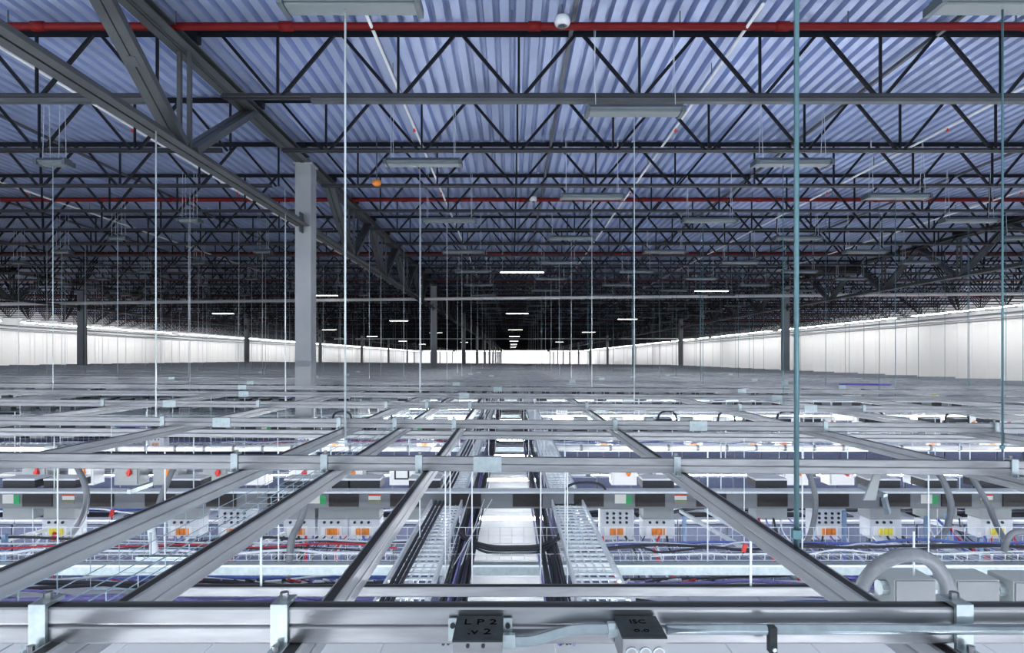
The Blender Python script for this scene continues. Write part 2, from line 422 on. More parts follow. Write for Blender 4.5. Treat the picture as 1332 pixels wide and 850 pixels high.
def add_rod(X, y, ztop, zbot, label, r=.006, m='rod', group='hanger rods over the strut grid'):
    key = (round(ztop-zbot, 2), r, m)
    if key not in rod_mesh_cache:
        h = ztop-zbot
        rod_mesh_cache[key] = (MB().tube([(0,0,0),(0,0,h)], r, 6).mesh('rod', m, smooth=True),
                               MB().tube([(0,0,.03),(0,0,.06)], r*2.1, 6).mesh('nut', m))
    t = thing('hanger_rod', label, 'rod', (X, y, zbot), group)
    obj('shaft', rod_mesh_cache[key][0], t); obj('nut', rod_mesh_cache[key][1], t)
def tilt(X): return -.0075*X
n_fix = 0
NEAR_FIX = {(0,-1.45):'at the top left of the view',(0,4.43):'at the top right corner of the view',(1,1.58):'right of centre below the nearest joist'}
for j in range(26):
    y = 5.35 if j == 0 else JD0+JS*(j-1)-.16
    off = -1.45 if j % 2 == 0 else 1.58
    for i in range(-4, 3):
        X = off+6.03*i
        if j == 0 and i == 1: X = 4.433
        if abs(X+4.32) < .5 or abs(X) > F and False: continue
        if abs(X)*F/y > 720 or X > 14.5 or X < -24: continue
        turn = X < -5
        key = (j, round(X, 2))
        side = 'left of the girder' if turn else 'in the centre bay'
        ix = nth(i+4).replace('nearest', 'first')
        if key in NEAR_FIX: lab = 'grey unlit strip light hung '+NEAR_FIX[key]
        else: lab = f'{"short " if turn else ""}grey strip light {side}, {nth(j)} row back, {ix} from the left'
        t = thing('strip_light', lab, 'light', (X, y, FZ), 'strip lights hung from the roof')
        for nm_, me in FM[2 if turn else 0]: obj(nm_, me, t)
        zb = ZS-.25+tilt(X)
        lab = f'thin vertical rod under the strip light, {nth(j)} row back, {ix} from the left'
        near = [q for q in (-19.54,-16.5,-13.51,-10.48,-7.48,4.46,7.61,10.61,13.64,-1.48) if abs(q-X) < .13]
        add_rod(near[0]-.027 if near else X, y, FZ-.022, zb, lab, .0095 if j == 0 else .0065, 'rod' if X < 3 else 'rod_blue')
for X, y0 in ((.37, 19.2), (9.4, 26.5), (-9.6, 28.5), (-20.5, 42)):
    for k in range(8 if X == .37 else 5):
        n_ = round((y0+22.8*k-JD0)/JS); n_ += (n_ % 2 == 0) if X < 5 else (n_ % 2); y = JD0+JS*n_-.16
        side = {.37:'centre', 9.4:'right', -9.6:'left', -20.5:'far left'}[X]
        t = thing('lit_strip_light', f'bright lit white strip light of the {side} line, {nth(k)} from the camera', 'light', (X, y, FZ), 'lit strip lights')
        for nm_, me in FM[1]: obj(nm_, me, t)
# rods hung from the girder and others
for k in range(7):
    add_rod(-4.27, 7.1+4.06*k, GB-.006, ZS-.28+.026, f'pale vertical rod hung from the left-centre girder, {nth(k)} from the camera', .0085)
add_rod(.99, 2.06, Z0+6.0 if False else JB, ZS-.09, 'thick blue-green threaded rod nearest the camera, right of centre', .0085, 'rod_blue')
extra = [(547,12.0),(765,15.5),(823,13.0),(1075,14.0),(1145,11),(1230,17),(1262,13),(912,15),(880,21),(975,24),(1100,19),(370,12.4),(246,12),(152,14),(110,18),(310,16),(345,20),(480,15),(525,18),(595,22),(705,24),(730,19),(790,28),(850,30),(1180,22),(940,34),(420,22),(60,17),(208,22),(1310,14)]
for i, (x, d) in enumerate(extra):
    d = JD0+JS*round((d-JD0)/JS); p = P(x, 0, d)
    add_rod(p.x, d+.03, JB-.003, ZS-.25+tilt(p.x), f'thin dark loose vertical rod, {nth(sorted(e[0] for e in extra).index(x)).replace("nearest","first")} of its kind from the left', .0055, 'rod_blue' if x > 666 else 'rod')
# ------------------------------------------------------------------ strut grid
def cprof(up, w=.041, t=.004, lip=.0065, off=0):
    h = w/2
    pts = [(-h+.005, 0), (h-.005, 0), (h-.001, .003), (h, .006), (h, w-.004), (h-.003, w), (h-lip, w), (h-lip, w-.007), (h-t, w-.007), (h-t, t), (-h+t, t), (-h+t, w-.007), (-h+lip, w-.007), (-h+lip, w), (-h+.003, w), (-h, w-.004), (-h, .006), (-h+.001, .003)]
    if not up: pts = [(p, -q) for p, q in reversed(pts)]
    return [(p, q+off) for p, q in pts]
FX0, FX1, FY1 = -27.0, 16.2, 62.5
SD0, SS = 1.362, 2.03
up_t = MB().prism(cprof(True), FX0, FX1).mesh('upper_channel', 'galv'); lo_t = MB().prism(cprof(False), FX0, FX1).mesh('lower_channel', 'galv')
up_l = MB().prism(cprof(True), .75, FY1, 'y').mesh('upper_channel', 'galv_long_lit'); lo_l = MB().prism(cprof(False), .75, FY1, 'y').mesh('lower_channel', 'galv_long_lit')
ZT = ZS-.041                        # joint between the two channels of a cross strut
st_t = MB().box(FX0, FX1, -.0145, .0145, .030, .0385).mesh('slot_shade', 'black')  # black strip stands in for the shade inside the open channel
st_l = MB().box(-.0145, .0145, .75, FY1, .030, .0385).mesh('slot_shade', 'black')
for k in range(30):
    t = thing('cross_strut', f'galvanized double strut channel across the hall, {nth(k)} from the camera', 'strut', (0, SD0+SS*k, ZT), 'cross struts of the hanging grid', (0, 0 if k == 0 else .0075, 0))
    obj('upper_channel', up_t, t); obj('lower_channel', lo_t, t); obj('slot_shade', st_t, t)
    for q in range(3 if 0 < k < 12 else 0):
        x = {1: (-.14, -4.6, 4.3), 2: (-2.65, 1.7, 6.1), 3: (-4.3, 3.75, 9)}.get(k, (random.uniform(-10,-3), random.uniform(-3,3), random.uniform(3,9)))[q]
        sp = obj('splice_plate', MB().box(-.08, .08, -.026, .026, -.044, .044).mesh('splice_plate', 'zinc'), t, (x, 0, 0))
        sp['label'] = 'pale zinc splice plate'
LX = [-26.5,-25,-23.2,-21.1,-19.54,-18,-16.5,-15,-13.51,-12,-10.48,-9,-7.48,-5.1,-3.15,-1.54,-1.03,-.49,.98,2.9,4.46,6.1,7.61,9.1,10.61,12.1,13.64,15.2]
for i, X in enumerate(LX):
    side = 'left' if X < 0 else 'right'
    srt = [q for q in LX if (q < 0) == (X < 0)]; srt.sort(key=abs)
    t = thing('long_strut', f'galvanized double strut running down the hall, {nth(srt.index(X)).replace("nearest","first")} {side} of the camera', 'strut', (X, 0, ZT-.083+tilt(X)), 'long struts of the hanging grid')
    obj('upper_channel', up_l, t); obj('lower_channel', lo_l, t); obj('slot_shade', st_l, t)
for m in range(5):
    t = thing('lower_strut', f'galvanized double strut under the long struts above the {nth(m)} busway', 'strut', (0, 5.92+6.09*m, ZT-.083-.083-.001), 'lower cross struts above the busways', (0, .0075, 0))
    obj('upper_channel', up_t, t); obj('lower_channel', lo_t, t); obj('slot_shade', st_t, t)
# clamps at the crossings
cl = MB(); cl.box(-.019, .019, -.030, -.0215, -.055, .052); cl.box(-.019, .019, -.0215, .03, .0435, .052); cl.box(-.019, .019, -.06, -.030, -.055, -.047)
clm = cl.mesh('bracket', 'zinc')
boltm = MB().tube([(0, -.046, -.047), (0, -.046, -.032)], .008, 6).mesh('bolt', 'galv'); bolt2 = MB().tube([(0, .004, .052), (0, .004, .068)], .010, 6).mesh('bolt', 'galv')
for k in range(4):
    xs = {0: [-1.07, -.525, 1.02]}.get(k, [x for x in LX if abs(x) < 6])
    for x in xs:
        j = sorted(LX, key=lambda q: abs(q-x))[0]
        srt = [q for q in LX if (q < 0) == (x < 0)]; srt.sort(key=abs)
        xx = x-.04 if k else x
        t = thing('strut_clamp', f'zinc clamp on the {nth(k)} cross strut, {nth(srt.index(j)).replace("nearest","first")} long strut {"left" if x < 0 else "right"}', 'clamp', (xx, SD0+SS*k, ZT+(tilt(xx) if k else 0)), 'strut clamps')
        obj('bracket', clm, t); obj('bolt', boltm, t); obj('bolt', bolt2, t)
# single strut hung below, between the second left and the first right long strut
t = thing('hung_strut', 'single weathered strut channel hung low just behind the front strut', 'strut', (0, 2.43, Z0-.975))
obj('channel', MB().prism(cprof(True), -1.40, 1.36).mesh('channel', 'galv'), t)
obj('slot_shade', MB().box(-1.40, 1.36, -.0145, .0145, .030, .0385).mesh('slot_shade', 'black'), t)  # black strip as shade in the channel slot
for x in (-1.03, .98): obj('hanger', MB().tube([(x,0,.02),(x,0,.975-.72)], .005, 6).mesh('hanger', 'rod'), t)
# ------------------------------------------------------------------ boxes and conduit on the front strut
def knock(b, x, y, z, r):           # ring on a -Y face
    n = 14; s0 = len(b.v)
    for rr, yy in ((r, y), (r, y-.0025), (r*.72, y-.0025), (r*.72, y)):
        for q in range(n): b.v.append((x+rr*math.cos(2*PI*q/n), yy, z+rr*math.sin(2*PI*q/n)))
    for i in range(3):
        for q in range(n): b.f.append((s0+i*n+q, s0+(i+1)*n+q, s0+(i+1)*n+(q+1) % n, s0+i*n+(q+1) % n)); b.m.append(b.cur)
def text_mesh(txt, size, mname):
    cu = bpy.data.curves.new('text', 'FONT'); cu.body = txt; cu.size = size; cu.extrude = .0004; cu.align_x = 'CENTER'; cu.align_y = 'CENTER'; cu.resolution_u = 2
    o = bpy.data.objects.new('text', cu); COL.objects.link(o)
    dg = bpy.context.evaluated_depsgraph_get(); me = bpy.data.meshes.new_from_object(o.evaluated_get(dg))
    bpy.data.objects.remove(o); me.materials.clear(); me.materials.append(M[mname]); return me
zb1 = Z0-.582
t = thing('junction_box', 'square junction box with dark cover marked in handwriting on the front strut, left', 'box', (P(625,800,1.34).x, 1.335, zb1))
obj('body', MB().box(-.050, .050, -.114, 0, -.075, -.004).mesh('body', 'galv'), t)
obj('cover', MB().box(-.052, .052, -.116, .0, -.004, 0).mesh('cover', 'jbox_dark'), t)
for (tx, x, y, s) in (('L P 2', .002, -.032, .036), ('.v 2', .002, -.078, .036)):
    obj('lettering', text_mesh(tx, s, 'ink'), t, (x, y, .0004))
b = MB(); b.box(-.072, -.052, -.004, .0, -.055, -.004); b.box(.052, .072, -.004, 0, -.05, -.004); obj('mounting_ear', b.mesh('mounting_ear', 'zinc'), t)
b = MB()
for x, z in ((-.02, -.012), (.012, -.012)): b.tube([(x, -.114, z), (x, -.117, z)], .004, 8)
for x, z in ((-.062, -.02), (.062, -.02)): b.tube([(x, -.004, z), (x, -.008, z)], .006, 8)
obj('screw', b.mesh('screw', 'black'), t)
t = thing('junction_box', 'junction box with dark cover and round knockouts on the front strut, right', 'box', (P(825,800,1.34).x, 1.335, zb1))
obj('body', MB().box(-.045, .045, -.100, 0, -.065, -.004).mesh('body', 'galv'), t)
obj('cover', MB().box(-.047, .047, -.102, 0, -.004, 0).mesh('cover', 'jbox_dark'), t)
b = MB()
for x in (-.027, .002, .030): knock(b, x, -.100, -.034, .013)
obj('knockouts', b.mesh('knockouts', 'zinc'), t)
for (tx, x, y, s) in (('ISC', .0, -.030, .026), ('o.o', 0, -.070, .026)): obj('lettering', text_mesh(tx, s, 'ink'), t, (x, y, .0004))
cz = Z0-.617
x0 = P(655,0,1.32).x; x1 = P(805,0,1.32).x
b = MB(); b.tube(spline([(x0,1.315,cz-.012),(x0+.06,1.315,cz-.012),(x0+.12,1.315,cz+.004),(x0+.17,1.315,cz+.014),(x1,1.315,cz+.014)]), .0115, 12)
tag(obj('conduit', b.mesh('conduit', 'emt', smooth=True)), 'shiny steel conduit with an S-bend between the two junction boxes', 'conduit')
x2 = P(866,0,1.32).x; x3 = P(1400,0,1.32).x
b = MB(); b.tube([(x2,1.315,cz+.014),(x3,1.315,cz+.014)], .0115, 12)
tag(obj('conduit', b.mesh('conduit', 'emt', smooth=True)), 'shiny steel conduit running right from the box with knockouts', 'conduit')
for nm_, xx, zz in (('left of the S-bend', x0+.012, cz-.012), ('right of the S-bend', x1-.012, cz+.014)):
    b = MB(); b.tube([(xx-.014,1.315,zz),(xx+.014,1.315,zz)], .017, 8)
    tag(obj('conduit_fitting', b.mesh('conduit_fitting', 'zinc')), f'zinc conduit connector at the box, {nm_}', 'fitting')
t = thing('conduit_clip', 'small dark clip holding the conduit at the right of the front strut', 'clip', (P(1005,0,1.3).x, 1.30, cz+.0))
obj('strap', MB().box(-.008, .008, -.006, .012, -.03, .026).mesh('strap', 'jbox_dark'), t)
obj('screw', MB().tube([(.0,-.006,-.02),(0,-.012,-.02)], .005, 6).mesh('screw', 'zinc'), t)
# ------------------------------------------------------------------ row furniture below the grid
ROW = 6.09; NROW = 9
BD, BT, BB = 5.9, Z0-1.33, Z0-1.50
socket = MB().box(-.148, .148, -.012, 0, .02, .145).mesh('socket_cover', 'socket')
for m in range(NROW):
    y = BD+ROW*m; half = y*0.9+1
    t = thing('busway', f'grey overhead power busway with black socket covers, {nth(m)} row from the camera', 'busway', (0, y, BB), 'overhead busways')
    obj('housing', MB().box(FX0, FX1-.5, 0, .11, 0, .155).mesh('housing', 'bus_grey'), t)
    obj('top_rail', MB().box(FX0, FX1-.5, -.03, .12, .155, .175).mesh('top_rail', 'wire'), t)
    xs = [.155+.61*i for i in range(-44, 26) if FX0 < .61*i < FX1-1]
    nearx = [x for x in xs if abs(x) < half*.98]
    if m < 3:
        for x in nearx: obj('socket_cover', socket, t, (x, 0, 0))
        rest = [x for x in xs if x not in nearx]
    else: rest = xs
    b = MB()
    for x in rest: b.box(x-.148, x+.148, -.012, 0, .02, .145)
    stuff(obj('socket_covers', b.mesh('socket_covers', 'socket'), t))
    if m < 2:
        for i in range(-4, 4):
            if abs(i*3.05) > half: continue
            b = MB(); b.cur = 0; b.box(-.055, .055, -.004, 0, .05, .14); b.cur = 1; b.box(.055, .115, -.004, 0, .04, .13)
            o = obj('label_sticker', b.mesh('label_sticker', 'label_white', 'green'), t, (1.08+i*3.05, 0, 0)); o['label'] = 'white and green sticker'
            b = MB(); b.cur = 0; b.box(-.06, .06, -.004, 0, .085, .125); b.cur = 1; b.box(-.06, .06, -.004, 0, .125, .14); b.cur = 2; b.box(-.06, .06, -.004, 0, .045, .085)
            o = obj('label_sticker', b.mesh('label_sticker', 'label_white', 'red', 'olive'), t, (1.68+i*3.05, 0, 0)); o['label'] = 'cream sticker with red header'
    if True:
        for i, x in enumerate((-6.9,-4.6,-3.2,-1.82,2.1,4.5,6.5)):
            if abs(x) < max(half, 7): obj('hanger', MB().tube([(x,.05,.17),(x,.05,ZS-.17-BB)], .006, 6).mesh('hanger', 'rod'), t)
# tap boxes on the busways
def tap_meshes():
    d = {}
    d['body'] = MB().box(-.155, .155, -.01, .2, -.135, 0).mesh('body', 'box_grey')
    b = MB(); b.cur = 0; b.box(-.16, .16, 0, .22, .18, .255); b.cur = 1; b.box(-.163, .163, -.004, .225, .255, .272)
    d['upper_box'] = b.mesh('upper_box', 'chord', 'cab_white')  # shaded front and lit top put into the body and lid colours
    d['outlet_panel'] = MB().box(-.16, .16, -.02, .16, -.33, -.137).mesh('outlet_panel', 'panel_pale')
    b = MB()
    for x in (-.09, -.02, .05): b.tube([(x, -.02, -.165), (x, -.032, -.165)], .014, 8)
    d['knobs'] = b.mesh('knobs', 'black')
    b = MB(); b.box(-.125, .085, -.028, -.02, -.30, -.205); d['breaker_frame'] = b.mesh('breaker_frame', 'cab_white')
    for c in ('orange', 'yellow'):
        b = MB()
        for i in range(3): b.box(-.075+i*.046, -.035+i*.046, -.042, -.028, -.29, -.225)
        d['breaker_'+c] = b.mesh('breaker', c)
    b = MB(); b.box(-.16, .16, -.02, .16, -.13, .0)
    d['dot_panel'] = MB().box(-.17, .17, -.02, .12, -.34, -.03).mesh('dot_panel', 'panel_pale')
    b = MB()
    for x in (-.10, -.035, .03, .095):
        for z in (-.075, -.12, -.165): b.tube([(x, -.02, z), (x, -.03, z)], .014, 8)
    d['dots'] = b.mesh('knobs', 'black')
    return d
TM = tap_meshes()
row0 = [(12,'b'),(66,'y'),(232,'o'),(300,'d'),(385,'o'),(430,'o'),(470,'o'),(550,'b'),(805,'d'),(860,'o'),(1010,'b'),(1085,'d'),(1160,'y'),(1235,'b'),(1307,'y')]
def px2x(x, d): return (x-VX)*d/F
tap_n = 0
def tap(X, m, kind, lab, grp='tap-off boxes on the busways'):
    t = thing('tap_box', lab, 'box', (X, BD+ROW*m+(.115 if kind != 'd' else .115), BB), grp)
    if kind == 'd':
        pn = obj('dot_panel', TM['dot_panel'], t); stuff(obj('knobs', TM['dots'], pn)); bf = obj('breaker_frame', TM['breaker_frame'], t); obj('breaker', TM['breaker_orange'], bf)['label'] = 'orange breaker handles'
    else:
        obj('body', TM['body'], t); obj('upper_box', TM['upper_box'], t)
        if kind in 'oy':
            pn = obj('outlet_panel', TM['outlet_panel'], t); stuff(obj('knobs', TM['knobs'], pn)); bf = obj('breaker_frame', TM['breaker_frame'], t)
            obj('breaker', TM['breaker_orange' if kind == 'o' else 'breaker_yellow'], bf)['label'] = ('orange' if kind == 'o' else 'yellow')+' breaker handles'
KN = {'b':'plain grey tap-off box','y':'grey tap-off box with yellow breakers','o':'grey tap-off box with orange breakers','d':'pale panel with rows of black knobs and orange breakers'}
for i, (x, kd) in enumerate(row0):
    tap(px2x(x, BD), 0, kd, f'{KN[kd]}, nearest busway, {nth(i).replace("nearest","first")} from left')
for m in range(1, 5):
    half = (BD+ROW*m)*.86; X = -half; i = 0
    while X < min(half, FX1-1):
        if abs(X) > .9:
            kd = random.choice('bbbood')
            tap(X, m, kd, f'{KN[kd]}, {nth(m)} busway, {nth(i).replace("nearest","first")} from left')
            i += 1
        X += random.choice((.61, .61, 1.22)) if m < 3 else random.choice((1.22, 1.83))
# disconnect cabinets behind the busway
cabm = {}
cabm['body'] = MB().box(-.17, .17, 0, .22, 0, .30).mesh('body', 'cab_white')
cabm['door'] = MB().box(-.15, .15, -.018, -.001, .02, .28).mesh('door', 'cab_white')
b = MB(); b.tube([(.05,-.018,.17),(.05,-.045,.17)], .035, 10); b.bar((.05,-.05,.13), (.07,-.05,.24), .03, .02)
cabm['h_red'] = b.mesh('handle', 'red'); cabm['h_orange'] = b.mesh('handle', 'orange')
cabm['bg'] = MB().box(-.17, .17, 0, .22, 0, .30).mesh('body', 'box_grey'); cabm['dg'] = MB().box(-.15, .15, -.018, -.001, .02, .28).mesh('door', 'box_grey')
CD = 8.0
cab0 = [(45,1),(105,0),(165,1),(215,1),(280,1),(330,0),(392,0),(455,0),(523,2),(812,0),(870,0),(1035,0),(1095,0),(1205,0),(1290,0)]
for m in range(0, 3):
    for i, (x, kd) in enumerate(cab0 if m == 0 else [(q, random.choice((0,0,1))) for q in range(20, 1330, 46 if m == 1 else 38)]):
        y = CD+ROW*m; X = px2x(x, y)
        if abs(X) < .85 or X > FX1-1: continue
        cc = 'grey' if kd == 1 else 'white'
        hc = ('red','orange')[i % 2]
        extra_ = ' with a dark-framed display' if kd == 2 else f' with {"a red" if hc == "red" else "an orange"} rotary handle'
        lab = f'{cc} cabinet{extra_}, {nth(m)} row, {nth(i).replace("nearest","first")} from the left'
        t = thing('disconnect_cabinet', lab, 'cabinet', (X, y, Z0-1.72), 'disconnect cabinets above the racks')
        obj('body', cabm['bg' if kd == 1 else 'body'], t); dr = obj('door', cabm['dg' if kd == 1 else 'door'], t)
        if kd == 2:
            b = MB()
            for q in ((-.10,.10,.08,.10),(-.10,.10,.20,.22),(-.10,-.08,.10,.20),(.08,.10,.10,.20)): b.box(q[0], q[1], -.024, -.018, q[2], q[3])
            obj('display_frame', b.mesh('display_frame', 'black'), dr)
        else: obj('handle', cabm['h_'+hc], dr)
    t = thing('cabinet_rail', f'galvanized rail carrying the {nth(m)} row of disconnect cabinets', 'rail', (0, CD+ROW*m+.22, Z0-1.62), 'cabinet rails')
    obj('channel', MB().box(FX0, FX1-.5, 0, .041, 0, .041).mesh('channel', 'galv'), t)
    hm = MB().tube([(0,.02,.04),(0,.02,1.62-.75)], .006, 6).mesh('hanger', 'rod')
    for q in range(-14, 9): obj('hanger', hm, t, (q*1.83+.4, 0, 0))
# wire mesh trays across the hall, on a galvanized bar
def mesh_tray_x(x0, x1, wd, ht, step=.1):
    b = MB()
    n = int((x1-x0)/step)
    for i in range(n+1):
        x = x0+i*step; b.tube([(x,0,ht*.35),(x,0,0),(x,wd,0),(x,wd,ht)], .0034, 3, False)
    for (y, z) in ((0,0),(0,ht*.35),(wd*.25,0),(wd*.5,0),(wd*.75,0),(wd,0),(wd,ht*.5),(wd,ht)): b.tube([(x0,y,z),(x1,y,z)], .003, 4, False)
    return b
tx = mesh_tray_x(-14, 14, .42, .14, .1).mesh('wire_mesh', 'wire')
TD = 4.62
for m in range(0, 7):
    t = thing('cable_tray', f'wire mesh cable tray across the hall, {nth(m)} row from the camera', 'tray', (0, TD+.06+ROW*m, Z0-1.60), 'wire mesh trays across the hall')
    stuff(obj('wire_mesh', tx, t))
    t = thing('tray_bar', f'pale galvanized bar under the front of the {nth(m)} mesh tray', 'bar', (0, TD+ROW*m, Z0-1.69), 'bars carrying the mesh trays')
    obj('bar', MB().box(FX0, FX1-.5, -.02, .055, 0, .082).mesh('bar', 'zinc'), t)
    obj('bar_lip', MB().box(FX0, FX1-.5, -.026, -.02, .066, .082).mesh('bar_lip', 'wire'), t)
    if m < 2:
        hm = MB().tube([(0,.07,.05),(0,.07,1.69-.74)], .0055, 6).mesh('hanger', 'wire')
        for q in (-3.6,-2.75,-1.85,-.73,-.49,.42,1.55,2.3,3.3): obj('hanger', hm, t, (q,0,0))
# wire mesh tray beside the third long strut on the left
def mesh_tray_y(y0, y1, wd, ht, step, r=.0026, nl=4):
    b = MB(); n = int((y1-y0)/step)
    for i in range(n+1):
        y = y0+i*step; b.tube([(0,y,ht),(0,y,0),(wd,y,0),(wd,y,ht)], r, 3, False)
    for i in range(nl+1): b.tube([(wd*i/nl,y0,0),(wd*i/nl,y1,0)], r*1.1, 4, False)
    for z in (ht*.5, ht):
        for x in (0, wd): b.tube([(x,y0,z),(x,y1,z)], r*1.1, 4, False)
    return b
t = thing('cable_tray', 'bluish wire mesh tray running away beside the third long strut on the left', 'tray', (-1.46, 0, Z0-.80))
stuff(obj('wire_mesh', mesh_tray_y(1.45, 30, .26, .11, .15, .0019).mesh('wire_mesh', 'wire_teal'), t))
h = MB(); h.tube([(-.01,2.405,0),(-.01,2.405,.09)], .005, 5); h.box(-.06, .28, 2.39, 2.42, -.02, -.004); hm = h.mesh('support_bracket', 'zinc')
for q in range(12): obj('support_bracket', hm, t, (0, 2.03*q, 0))
# central spine: two ladder trays and black cable bundles running down the middle
for nm_, xa, xb in (('left', -.80, -.50), ('right', .40, .70)):
    t = thing('ladder_tray', f'white wire ladder tray running away down the middle, {nm_} of the white aisle', 'tray', (xa, 0, Z0-1.46), 'ladder trays of the central spine')
    y0 = 3.2; y1 = 50; wd = xb-xa
    for x in (0, wd): obj('side_rail', MB().box(x-.008, x+.008, y0, y1, -.01, .05).mesh('side_rail', 'wire'), t)
    b = MB()
    for i in range(int((y1-y0)/.10)): y = y0+.10*i; b.box(0, wd, y, y+.028, -.008, .004)
    for i in range(1, 5): b.box(wd*i/5-.006, wd*i/5+.006, y0, y1, -.014, -.004)
    stuff(obj('rungs', b.mesh('rungs', 'wire'), t))
    if nm_ == 'left':
        for q in range(3):
            b = MB(); b.tube(spline([(.03+q*.03, 3.2, .02), (.05+q*.05, 9, .02), (.04+q*.08, 20, .02), (.05+q*.06, 48, .02)]), .014, 6)
            tag(obj('cable', b.mesh('cable', 'black_cable', smooth=True), None, (xa, 0, Z0-1.46+.008)), f'black cable lying in the left ladder tray, {nth(q).replace("nearest","first")} from the left', 'cable', 'cables in the left ladder tray')
for nm_, xa in (('left', -.45), ('right', .23)):
    t = thing('cable_bundle', f'thick bundle of black cables running down the {nm_} side of the white aisle', 'cables', (xa, 0, Z0-1.60), 'black bundles of the central spine')
    for q in range(26):
        x0_ = random.uniform(0, .14); pts = []
        for i in range(14): pts.append((x0_+random.uniform(-.025,.025), 3.3+3.3*i, random.uniform(0,.06)))
        obj('cable', MB().tube(spline(pts, 3), .009, 5).mesh('cable', random.choice(('black_cable','black_cable','violet_cable','black_cable')), smooth=True), t)
    sm = MB().box(-.03, .17, 4.2, 4.24, -.025, -.01).mesh('support', 'zinc'); hm = MB().tube([(0, 4.22, -.02), (0, 4.22, .86)], .005, 5).mesh('hanger', 'wire')
    for q in range(15):
        obj('support', sm, t, (0, q*3.045, 0))
        for xx in (-.025, .165): obj('hanger', hm, t, (xx, q*3.045, 0))
for m in range(3):
    for q in range(5):
        y = TD+.16+ROW*m+q*.035; dz = (q % 3)*.014
        pts = [(-.46-q*.02,y+.5,Z0-1.50+dz),(-.36-q*.02,y+.14,Z0-1.53+dz),(-.20,y+.01,Z0-1.575+dz),(.05,y,Z0-1.58+dz),(.24,y+.01,Z0-1.57+dz),(.36+q*.02,y+.16,Z0-1.53+dz),(.44+q*.02,y+.5,Z0-1.50+dz)]
        o = obj('cable', MB().tube(spline(pts, 5), .010, 6).mesh('cable', 'black_cable', smooth=True))
        tag(o, f'black cable sagging across the white aisle in the {nth(m)} mesh tray, {nth(q)} of five', 'cable', f'cables sagging across the {nth(m)} tray')
for i, (xa, ya, xb, yb) in enumerate(((575,757,612,640),(600,735,630,650),(585,745,640,650))):
    o = obj('white_cord', MB().tube([P(xa,ya,4.3), P(xb,yb,5.6)], .004, 5).mesh('white_cord', 'pale_cable'))
    tag(o, f'white cord slanting beside the left black bundle, {nth(i).replace("nearest","first")} from the left', 'cord', 'white cords')
# ------------------------------------------------------------------ racks, and tube lamps added as fill for the aisles and deck
RT = 2.15
rk = {'body': MB().box(-.295, .295, 0, 1.1, .05, RT-.02).mesh('body', 'rack'),
      'roof_panel': MB().box(-.297, .297, -.005, 1.105, RT-.02, RT).mesh('roof_panel', 'rack_top'),
      'door': MB().box(-.28, .28, -.03, -.001, .1, RT-.06).mesh('door', 'rack_door'),
      'foot': MB().box(-.27, .27, .05, 1.05, 0, .05).mesh('plinth', 'black')}
rk['cable_entry'] = MB().box(-.2, .2, .12, .32, RT, RT+.012).mesh('cable_entry', 'black')
one = MB(); one.cur = 0; one.box(-.295,.295,0,1.1,0,RT-.02); one.cur = 1; one.box(-.297,.297,-.005,1.105,RT-.02,RT); one.cur = 2; one.box(-.28,.28,-.03,-.001,.1,RT-.06)
onem = one.mesh('server_rack', 'rack', 'rack_top', 'rack_door')
rest = MB(); nrack = 0
for m in range(NROW):
    for r in range(2):
        y = 4.35+ROW*m+3.15*r; i = 0
        for q in range(-44, 27):
            X = .6*q
            if abs(X) < 1.0 or X < FX0 or X > FX1: continue
            if any(abs(X-cx) < .62 and abs((y+.55-CY0+1.2) % BAY-1.2) < .95 for cx, _, _ in CX): continue
            if m < 3 and abs(X) < (y+1.2)*.9 and nrack < 290:
                rn = nth(2*m+r)
                lab = f'server rack with pale roof panel, {rn} rack row, {nth(i).replace("nearest","first")} from the left'
                i += 1; nrack += 1
                if m == 0:
                    t = thing('server_rack', lab, 'rack', (X, y, 0), 'server racks in rows')
                    for nm_, me in rk.items(): obj('plinth' if nm_ == 'foot' else nm_, me, t)
                else: tag(obj('server_rack', onem, None, (X, y, 0)), lab, 'rack', 'server racks in rows')
            else:
                b0 = len(rest.v); rest.v += [(p[0]+X, p[1]+y, p[2]) for p in one.v]; rest.f += [tuple(k+b0 for k in fa) for fa in one.f]; rest.m += one.m
o = stuff(obj('distant_server_racks', rest.mesh('distant_server_racks', 'rack', 'rack_top', 'rack_door'))); tag(o, 'rows of server racks under the far part of the strut grid', 'racks')
cpm = MB().box(-.295, .295, 0, .92, 0, .02).mesh('panel', 'cab_white'); cfm = MB().box(-.298, .298, -.012, .0, -.02, .03).mesh('edge_strip', 'zinc')
for q in range(-8, 9):
    t = thing('containment_panel', f'white aisle containment panel under the front strut, {nth(q+8).replace("nearest", "first")} from the left', 'panel', (.6*q, 3.38, Z0-2.03), 'white panels under the front strut')
    obj('panel', cpm, t); obj('edge_strip', cfm, t)
lampm = MB().tube([(-1.5,0,0),(1.5,0,0)], .028, 8).mesh('tube', 'aisle_fill_lamp', smooth=True)
endm = MB().box(-.04, .04, -.04, .04, -.04, .04).mesh('end_cap', 'fixture_pale')
wirem = MB().tube([(0,0,.04),(0,0,1.05)], .004, 4).mesh('hanger_wire', 'rod'); wirel = MB().tube([(0,0,.04),(0,0,1.76)], .004, 4).mesh('hanger_wire', 'rod')
